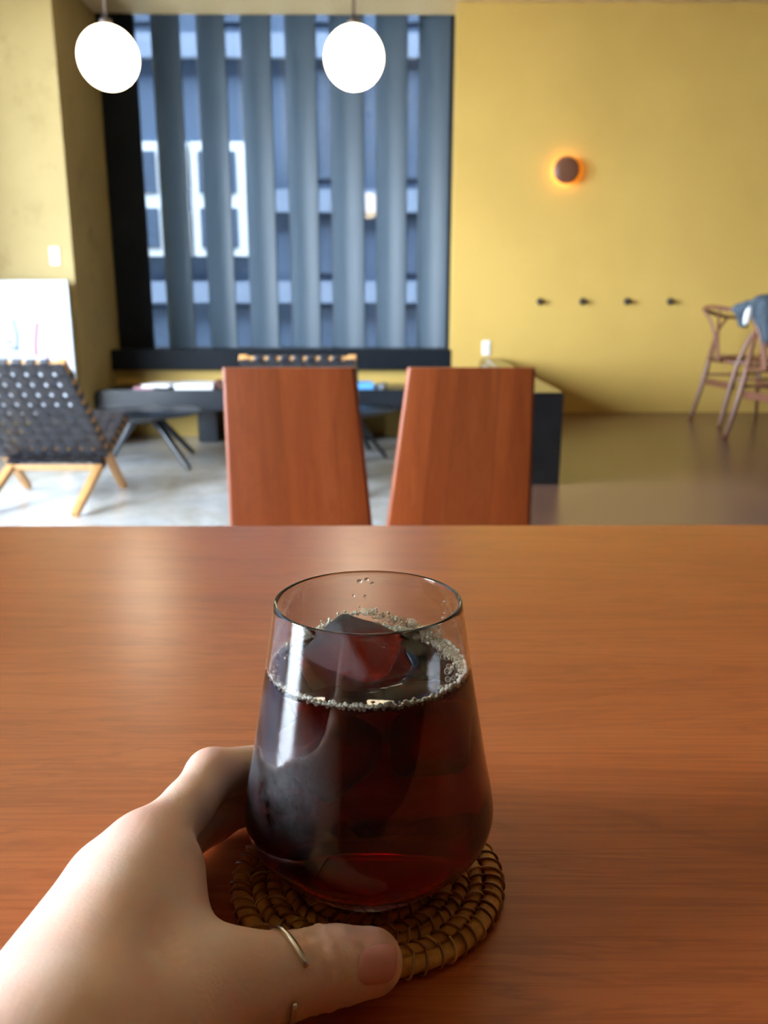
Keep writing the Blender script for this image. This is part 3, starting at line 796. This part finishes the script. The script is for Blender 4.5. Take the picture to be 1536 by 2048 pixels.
# ================================================================== WALL THINGS
s_ = P(1133, 340, y=WY-.06)
t = empty('wall_sconce', (s_[0], WY, s_[2])); tag(t, 'round wooden wall lamp with an amber glow on the yellow wall', 'wall lamp')
def ydisc(prof, segs=48):
    b2 = lathe(prof, segs); bmesh.ops.rotate(b2, cent=(0, 0, 0), matrix=Matrix.Rotation(math.pi/2, 3, 'X'), verts=b2.verts); return b2
obj('wooden_disc', ydisc([(0, .052), (.088, .052), (.097, .058), (.098, .066), (.092, .074), (.05, .080), (0, .081)]), M_WALNUT, t)
obj('back_plate', ydisc([(0, .001), (.05, .001), (.05, .03), (0, .03)]), M_DARKMETAL, t)
obj('light_ring', ydisc([(.056, .030), (.070, .030), (.070, .046), (.056, .046)]+[(.056, .030)]), M_AMBER, t)
for px, plab in ((1080, 'small dark wall peg nearest the black partition'), (1165, 'small dark wall peg second along from the black partition'), (1254, 'small dark wall peg second along from the walnut armchairs'), (1340, 'small dark wall peg nearest the walnut armchairs')):
    h_ = P(px, 603, y=WY)
    o = obj('wall_peg', ydisc([(0, -.002), (.026, -.002), (.028, .004), (.018, .010), (.013, .030), (.019, .044), (.012, .050), (0, .051)], 24), M_DARKMETAL, None, (h_[0], WY, h_[2]))
    o.location.y = WY-.002
    tag(o, plab, 'wall peg', 'row of pegs on the yellow wall')
def plate(name, px, py, Y, w, h, label):
    c_ = P(px, py, y=Y); t = empty(name, (c_[0], Y, c_[2])); tag(t, label, 'wall switch')
    obj('cover_plate', box((-w/2, -.009, -h/2), (w/2, 0, h/2), .003), M_WHITE, t)
    obj('rocker', box((-w*.22, -.014, -h*.28), (w*.22, -.008, h*.28), .002), M_WHITE, t)
plate('switch_plate', 972, 696, WY, .062, .115, 'white switch plate low on the yellow wall by the partition')
plate('switch_plate', 110, 512, 6.03, .065, .12, 'white switch plate on the worn yellow pillar')

# poster board leaning on the pillar
pb = empty('poster_board', (-2.45, 5.93, LZ)); tag(pb, 'large pale blue white board with red lines leaning on the pillar', 'board')
lean = .05
def on_board(px, py, t_=0):
    p = P(px, py, y=5.93); return p[0]+2.45, p[2]-LZ
x0 = -.56; x1 = on_board(141, 640)[0]; z1 = on_board(70, 560)[1]; z0 = .28
obj('panel', prism([(x0, z0), (x1, z0), (x1, z1), (x0, z1)], 0, .03, .003), M_POSTER, pb)
def stroke(pts, w, mat):
    q = [on_board(*p) for p in pts]; b2 = tube([(x, -.0015, z) for x, z in q], w, 6)
    obj('print_line', b2, mat, pb)
stroke([(75, 645), (73, 660), (71, 690), (73, 712)], .010, M_RED)
stroke([(97, 612), (95, 650), (94, 700), (94, 722)], .009, M_PINK)
stroke([(121, 597), (122, 615), (122, 635)], .009, M_PINK)
stroke([(26, 640), (29, 650), (34, 668), (35, 685), (32, 697)], .010, M_PALEINK)
stroke([(27, 697), (33, 699), (39, 696)], .009, M_GREY)
stroke([(45, 648), (50, 650), (54, 648)], .008, M_GREY)
stroke([(13, 683), (18, 684)], .009, M_GREY)
stroke([(24, 676), (22, 692), (24, 700)], .006, M_PINK)
for cx_ in (30, 57, 83):
    stroke([(cx_-8, 602), (cx_-9, 615), (cx_-4, 624), (cx_+5, 622), (cx_+8, 610), (cx_+4, 600), (cx_-8, 602)], .005, M_PALEINK)
for sx in (x0+.1, x1-.12): obj('foot', box((sx-.02, 0, 0), (sx+.02, .03, z0), .002), M_OAK, pb)

# ================================================================== BENCH AND PARTITION
BZ = .227
bn = empty('window_bench', (-.7, 6.4, LZ)); tag(bn, 'long low black bench under the window sill', 'bench')
def rounded_slab(x0, x1, z0, z1, y0, y1, r=.05):
    poly = []
    for cx_, cz_, a0_ in ((x0+r, z0+r, 180), (x1-r, z0+r, 270), (x1-r, z1-r, 0), (x0+r, z1-r, 90)):
        for k in range(6): a = math.radians(a0_+k*18); poly.append((cx_+r*math.cos(a), cz_+r*math.sin(a)))
    return prism(poly, y0, y1, 0)
obj('seat', rounded_slab(-2.125+.7, .66+.7, .071-LZ, BZ-LZ, -.2, .34), M_BENCH, bn)
for x in (-1.34, -.2, .45): obj('leg', box((x-.075+.7, .03, 0), (x+.075+.7, .30, .0709-LZ), .004), M_BENCH, bn)
# partition between lounge and raised floor
hp = empty('low_partition', (.79, 5.2, 0)); tag(hp, 'low glossy black partition between the lounge and the brown floor', 'partition')
A = np.array([.8507, 3.816]); B = np.array([.965, WY-.005]); ztop = .4349; th = .165
dirv = (B-A)/np.linalg.norm(B-A); nn = np.array([-dirv[1], dirv[0]])
secs = []
prof = [(0, .001), (0, ztop-.004), (.004, ztop)]+[(th-.05+.05*math.sin(a), ztop-.05+.05*math.cos(a)) for a in np.linspace(0, math.pi/2, 8)]+[(th, .001)]
b2 = bmesh.new(); ra = []
for Q in (A, B): ra.append([b2.verts.new((Q[0]+nn[0]*o_-.79, Q[1]+nn[1]*o_-5.2, z)) for o_, z in prof])
n = len(prof)
for k in range(n): b2.faces.new((ra[0][k], ra[0][(k+1) % n], ra[1][(k+1) % n], ra[1][k]))
b2.faces.new(ra[0]); b2.faces.new(ra[1][::-1]); bmesh.ops.recalc_face_normals(b2, faces=b2.faces)
obj('panel', b2, M_GLOSSBLACK, hp)
q0 = A+nn*(th+.003)+dirv*.05
obj('backrest_pad', bar((q0[0]-.79, q0[1]-5.2, .33), ((A+nn*(th+.003)+dirv*2.3)[0]-.79, (A+dirv*2.3)[1]-5.2, .33), .05, .17, .012), M_GREYLAM, hp)
obj('bracket', bar((q0[0]-.79-.012, q0[1]-5.2, .13), (q0[0]-.79-.012, q0[1]-5.2, .235), .035, .02, .002), M_STEEL, hp)

# things on the bench
def flat_book(px0, px1, y0, y1, z, h, mat, rz, label, cat='magazine', grp='magazines on the window bench'):
    a = P(px0, 780, y=y0); b_ = P(px1, 780, y=y0); cx_ = (a[0]+b_[0])/2; w = abs(b_[0]-a[0])/2
    t = empty('magazine', (cx_, (y0+y1)/2, z), rz); d = (y1-y0)/2
    tag(t, label, cat, grp)
    obj('pages', box((-w+.004, -d+.004, .0015), (w-.006, d-.004, h-.0015)), M_PAPER, t)
    obj('spine', box((-w, -d-.002, .0015), (w, -d, h-.0015)), mat, t)
    obj('cover', box((-w, -d, h-.0015), (w, d, h), 0), mat, t); obj('cover', box((-w, -d, 0), (w, d, .0015), 0), mat, t)
    return t
flat_book(262, 300, 6.24, 6.50, BZ, .012, M_PINKPAPER, .15, 'pink covered magazine under the end of the white magazines')
flat_book(285, 340, 6.25, 6.52, BZ+.0125, .022, M_PAPER, -.06, 'thick white magazine leaning over the pink cover on the bench')
flat_book(348, 424, 6.23, 6.52, BZ, .040, M_PAPER, .03, 'thick white magazine beside the maroon book on the bench')
flat_book(428, 440, 6.28, 6.50, BZ, .055, M_MAROON, 0, 'small maroon book at the end of the white magazines')
flat_book(702, 745, 6.26, 6.46, BZ, .045, M_BLUE, .1, 'bright blue covered book on the black bench')
flat_book(754, 772, 6.30, 6.50, BZ, .030, M_GREYLAM, -.2, 'grey covered book beside the bright blue one')

# ================================================================== COFFEE TABLES
def coffee_table(x, y, feet, label):
    t = empty('coffee_table', (x, y, LZ)); tag(t, label, 'table', 'round black tables in the lounge'); h = .348
    obj('table_top', lathe([(0, h-.03), (.30, h-.03), (.362, h-.016), (.375, h-.008), (.375, h-.003), (.371, h), (0, h)], 72), M_BENCH, t)
    obj('hub', lathe([(0, h-.075), (.09, h-.075), (.10, h-.0305), (0, h-.0305)], 32), M_BENCH, t)
    for fx, fy in feet:
        obj('leg', bar((fx*.22, fy*.22, h-.04), (fx, fy, .004), .055, .04, .006, taper=.62), M_BENCH, t)
    return t
coffee_table(-1.578, 5.55, [(.35, -.29), (.24, .34), (-.24, -.05+.02), (-.33, .3)], 'round black low table beside the woven lounge chair and pillar')
coffee_table(-.25, 5.72, [(.30, -.01), (.18, .32), (-.30, .15), (-.12, -.33)], 'round black low table behind the two wooden dining chairs')

# ================================================================== LOUNGE CHAIRS
def weave(root, O, U, Wv, nU, nW, lu, lw, Nn, width, amp, mat):
    """straps along U (nW of them) and along W (nU of them) woven over and under"""
    O, U, Wv, Nn = map(np.array, (O, U, Wv, Nn))
    def strap(start, dirv, L, across, phase, ncross):
        K = ncross*4; rowsA = []; b2 = bmesh.new()
        for k in range(K+1):
            s = k/K; off = amp*math.sin(math.pi*(s*ncross+phase)); p = start+dirv*L*s+Nn*off
            rowsA.append([b2.verts.new(p+across*(width/2*e)+Nn*g_) for e, g_ in ((-1, -.0012), (1, -.0012), (1, .0012), (-1, .0012))])
        for A_, B_ in zip(rowsA[:-1], rowsA[1:]):
            for j in range(4): b2.faces.new((A_[j], A_[(j+1) % 4], B_[(j+1) % 4], B_[j]))
        b2.faces.new(rowsA[0][::-1]); b2.faces.new(rowsA[-1]); bmesh.ops.recalc_face_normals(b2, faces=b2.faces)
        obj('strap', b2, mat, root)
    for i in range(nW): strap(O+Wv*(lw*(i+.5)/nW), U, lu, Wv, i % 2, nU)
    for i in range(nU): strap(O+U*(lu*(i+.5)/nU), Wv, lw, U, (i+1) % 2, nW)
def lounge_chair(x, y, label):
    """origin: midpoint between the rear feet; faces +y"""
    t = empty('lounge_chair', (x, y, LZ)); tag(t, label, 'lounge chair', 'woven leather lounge chairs'); hw = .275
    At, Af = np.array([0, -.09, .775]), np.array([0, .69, .012]); Bt, Bf = np.array([0, .93, .388]), np.array([0, .0, .012])
    bw, bd = .034, .044
    for s in (-1, 1):
        o1 = np.array([s*hw, 0, 0]); o2 = np.array([s*(hw-.037), 0, 0])
        obj('back_leg', bar(At+o1, Af+o1, bd*.75, bd, .006, up=(1, 0, 0)), M_OAK, t)
        obj('front_leg', bar(Bt+o2, Bf+o2, bd*.75, bd, .006, up=(1, 0, 0)), M_OAK, t)
    a_ = (Af-At)/np.linalg.norm(Af-At); b_ = (Bf-Bt)/np.linalg.norm(Bf-Bt)
    def rail(p, w): obj('rail', bar(p+np.array([-w, 0, 0]), p+np.array([w, 0, 0]), .030, .030, .006), M_OAK, t)
    rail(At+a_*.02, hw-.012); rail(At+a_*.72, hw-.012); rail(Bt+b_*.02, hw-.05); rail(Bt+b_*.56, hw-.05)
    nA = np.cross([1, 0, 0], a_); nB = np.cross([1, 0, 0], b_)
    weave(t, At-a_*.012+np.array([-hw-.02, 0, 0])-nA*.030, np.array([1., 0, 0]), a_, 9, 10, 2*hw+.04, .76, nA, .052, .004, M_LEATHER)
    for i in range(9):
        x = (-hw-.02)+(2*hw+.04)*(i+.5)/9; p = At+a_*.02+np.array([x, 0, 0])
        if abs(x) < hw-.03: obj('strap_loop', bar(p-np.array([.025, 0, 0]), p+np.array([.025, 0, 0]), .040, .040, .008), M_LEATHER, t)
    for s_2 in (-1, 1):
        for i in range(1, 10):
            p = At+a_*(-.012+.76*(i+.5)/10)+np.array([s_2*hw, 0, 0]); obj('strap_loop', bar(p-a_*.025, p+a_*.025, .041, .052, .008, up=(1, 0, 0)), M_LEATHER, t)
        for i in range(8):
            p = Bt+b_*(-.012+.58*(i+.5)/8)+np.array([s_2*(hw-.037), 0, 0]); obj('strap_loop', bar(p-b_*.024, p+b_*.024, .041, .052, .008, up=(1, 0, 0)), M_LEATHER, t)
    sB = -1 if nB[2] < 0 else 1
    weave(t, Bt-b_*.012+np.array([-hw+.018, 0, 0])+nB*.030*sB, np.array([1., 0, 0]), b_, 8, 8, 2*hw-.036, .58, nB, .052, .004, M_LEATHER)
    return t
lounge_chair(-1.755, 3.996, 'oak lounge chair with black woven straps in front of the pillar')
lounge_chair(-.41, 4.33, 'oak lounge chair with woven straps mostly hidden behind the dining chairs')

# ================================================================== WISHBONE STYLE CHAIRS
def wishbone(x, y, rz, label):
    """faces +x, origin between the rear feet"""
    t = empty('armchair', (x, y, 0), rz); tag(t, label, 'chair', 'wooden armchairs with Y shaped backs'); k = 1.08
    S = lambda p: tuple(np.array(p)*k)
    def curve(pts, n=18):
        pts = [np.array(p, float) for p in pts]; pp = [2*pts[0]-pts[1]]+pts+[2*pts[-1]-pts[-2]]; o_ = []
        for i in range(1, len(pp)-2):
            for j in range(n):
                u = j/n; a, b_, c_, d = pp[i-1], pp[i], pp[i+1], pp[i+2]
                o_.append(.5*((2*b_)+(-a+c_)*u+(2*a-5*b_+4*c_-d)*u*u+(-a+3*b_-3*c_+d)*u**3))
        o_.append(pts[-1]); return o_
    rail_pts = [S(p) for p in ((.36, -.265, .690), (.20, -.275, .705), (.03, -.20, .745), (-.03, 0, .765), (.03, .20, .745), (.20, .275, .705), (.36, .265, .690))]
    c_ = curve(rail_pts, 10); obj('top_rail', tube(c_, [.010+.006*math.sin(math.pi*i/(len(c_)-1)) for i in range(len(c_))], 10), M_WALNUT, t)
    for s in (-1, 1):
        c_ = curve([S(p) for p in ((0, s*.215, 0), (.055, s*.20, .25), (.095, s*.205, .43), (.15, s*.24, .60), (.23, s*.272, .700))], 8)
        obj('leg', tube(c_, [.011+.007*math.sin(math.pi*min(1, .15+i/(len(c_)-1))) for i in range(len(c_))], 10), M_WALNUT, t)
        obj('leg', tube([S((.49, s*.235, 0)), S((.47, s*.225, .25)), S((.465, s*.22, .455))], [.011, .017, .014], 10), M_WALNUT, t)
        obj('side_rail', tube([S((.07, s*.205, .31)), S((.47, s*.225, .31))], .010, 8), M_WALNUT, t)
        obj('seat_rail', tube([S((.09, s*.205, .415)), S((.465, s*.225, .425))], .016, 8), M_WALNUT, t)
        sp = curve([S(p) for p in ((.055, s*.012, .41), (.035, s*.016, .54), (.01, s*.05, .66), (-.02, s*.115, .752))], 8)
        obj('splat_arm', tube(sp, .014, 8, flat=.5, up=(1, 0, 0)), M_WALNUT, t)
    obj('seat_rail', tube([S((.09, -.20, .415)), S((.09, .20, .415))], .015, 8), M_WALNUT, t)
    obj('seat_rail', tube([S((.465, -.22, .425)), S((.465, .22, .425))], .015, 8), M_WALNUT, t)
    obj('stretcher', box(S((.075, -.19, .24)), S((.095, .19, .285)), .003), M_WALNUT, t)
    obj('stretcher', box(S((.455, -.215, .22)), S((.475, .215, .265)), .003), M_WALNUT, t)
    # woven cord seat: four dished triangles
    b2 = bmesh.new(); N = 14; g_ = []
    for i in range(N+1):
        row = []
        for j in range(N+1):
            u, w = i/N, j/N; hwid = .197+.02*u
            row.append(b2.verts.new(S((.085+.385*u, (w-.5)*2*hwid, .447-.022*math.sin(math.pi*u)*math.sin(math.pi*w)))))
        g_.append(row)
    for i in range(N):
        for j in range(N): b2.faces.new((g_[i][j], g_[i+1][j], g_[i+1][j+1], g_[i][j+1]))
    bmesh.ops.solidify(b2, geom=b2.faces[:], thickness=.03); bmesh.ops.recalc_face_normals(b2, faces=b2.faces)
    obj('seat', b2, M_CORD, t, smooth=True)
    return t
wishbone(2.385, 6.02, math.radians(4), 'walnut armchair with Y shaped back standing nearest the yellow wall')
wishbone(2.27, 5.02, math.radians(12), 'walnut armchair with a slate jacket hung over its back')

# jacket hung over the second chair's back
jx, jy = 2.30, 5.06
def jacket_field(Pt):
    x, y, z = Pt[..., 0], Pt[..., 1], Pt[..., 2]
    fold = .012*np.sin(y*70+z*8)+.008*np.sin(y*131+1+z*15)
    Q = Pt.copy(); Q[..., 0] = x+fold
    def C_(a, b_, ra, rb): return rcone(Q, (jx+a[0], jy+a[1], a[2]), (jx+b_[0], jy+b_[1], b_[2]), ra, rb)
    d = C_((-.06, -.10, .83), (.28, -.14, .86), .062, .075)
    for a, b_, r0, r1 in (((-.05, -.12, .80), (-.02, -.17, .66), .060, .045), ((.06, -.14, .80), (.08, -.20, .56), .060, .045), ((.20, -.16, .80), (.22, -.22, .50), .065, .05),
                          ((-.05, -.10, .83), (-.12, .04, .81), .050, .038), ((-.12, .04, .81), (-.09, .06, .72), .034, .024), ((.02, .05, .83), (.10, .12, .62), .05, .04),
                          ((.16, 0, .84), (.25, .1, .60), .06, .05)):
        d = smin(d, C_(a, b_, r0, r1), .03)
    return d
lo_, hi_ = (jx-.24, jy-.4, .38), (jx+.42, jy+.36, .98); s = .010
ax = [np.arange(lo_[i], hi_[i], s) for i in range(3)]
Vj, Fj = surface_nets(jacket_field(np.stack(np.meshgrid(*ax, indexing='ij'), -1)), lo_, s)
jt = empty('jacket', (jx, jy, .5)); tag(jt, 'slate blue jacket draped over the back of a walnut armchair', 'jacket')
obj('jacket_body', np_mesh('jacket_body', Vj-np.array([jx, jy, .5]), Fj), M_CLOTH, jt, smooth=True)
tp = P(1495, 632, y=jy-.235); bt = ico(None, (0, 0, 0), 1, 3)
for v_ in bt.verts: v_.co = Vector((v_.co.x*.020, v_.co.y*.006, v_.co.z*.052))
obj('care_tag', bt, M_WHITE, jt, (tp[0]-jx, tp[1]-jy, tp[2]-.5), (0, .18, 0))
for a, b_ in (((-.02, -.245, .16), (.0, -.225, -.10)), ((.13, -.25, .14), (.14, -.23, -.06))):
    obj('drawstring', tube([a, tuple((np.array(a)+np.array(b_))/2+np.array([-.01, -.01, 0])), b_], .006, 6), M_CLOTHDARK, jt)
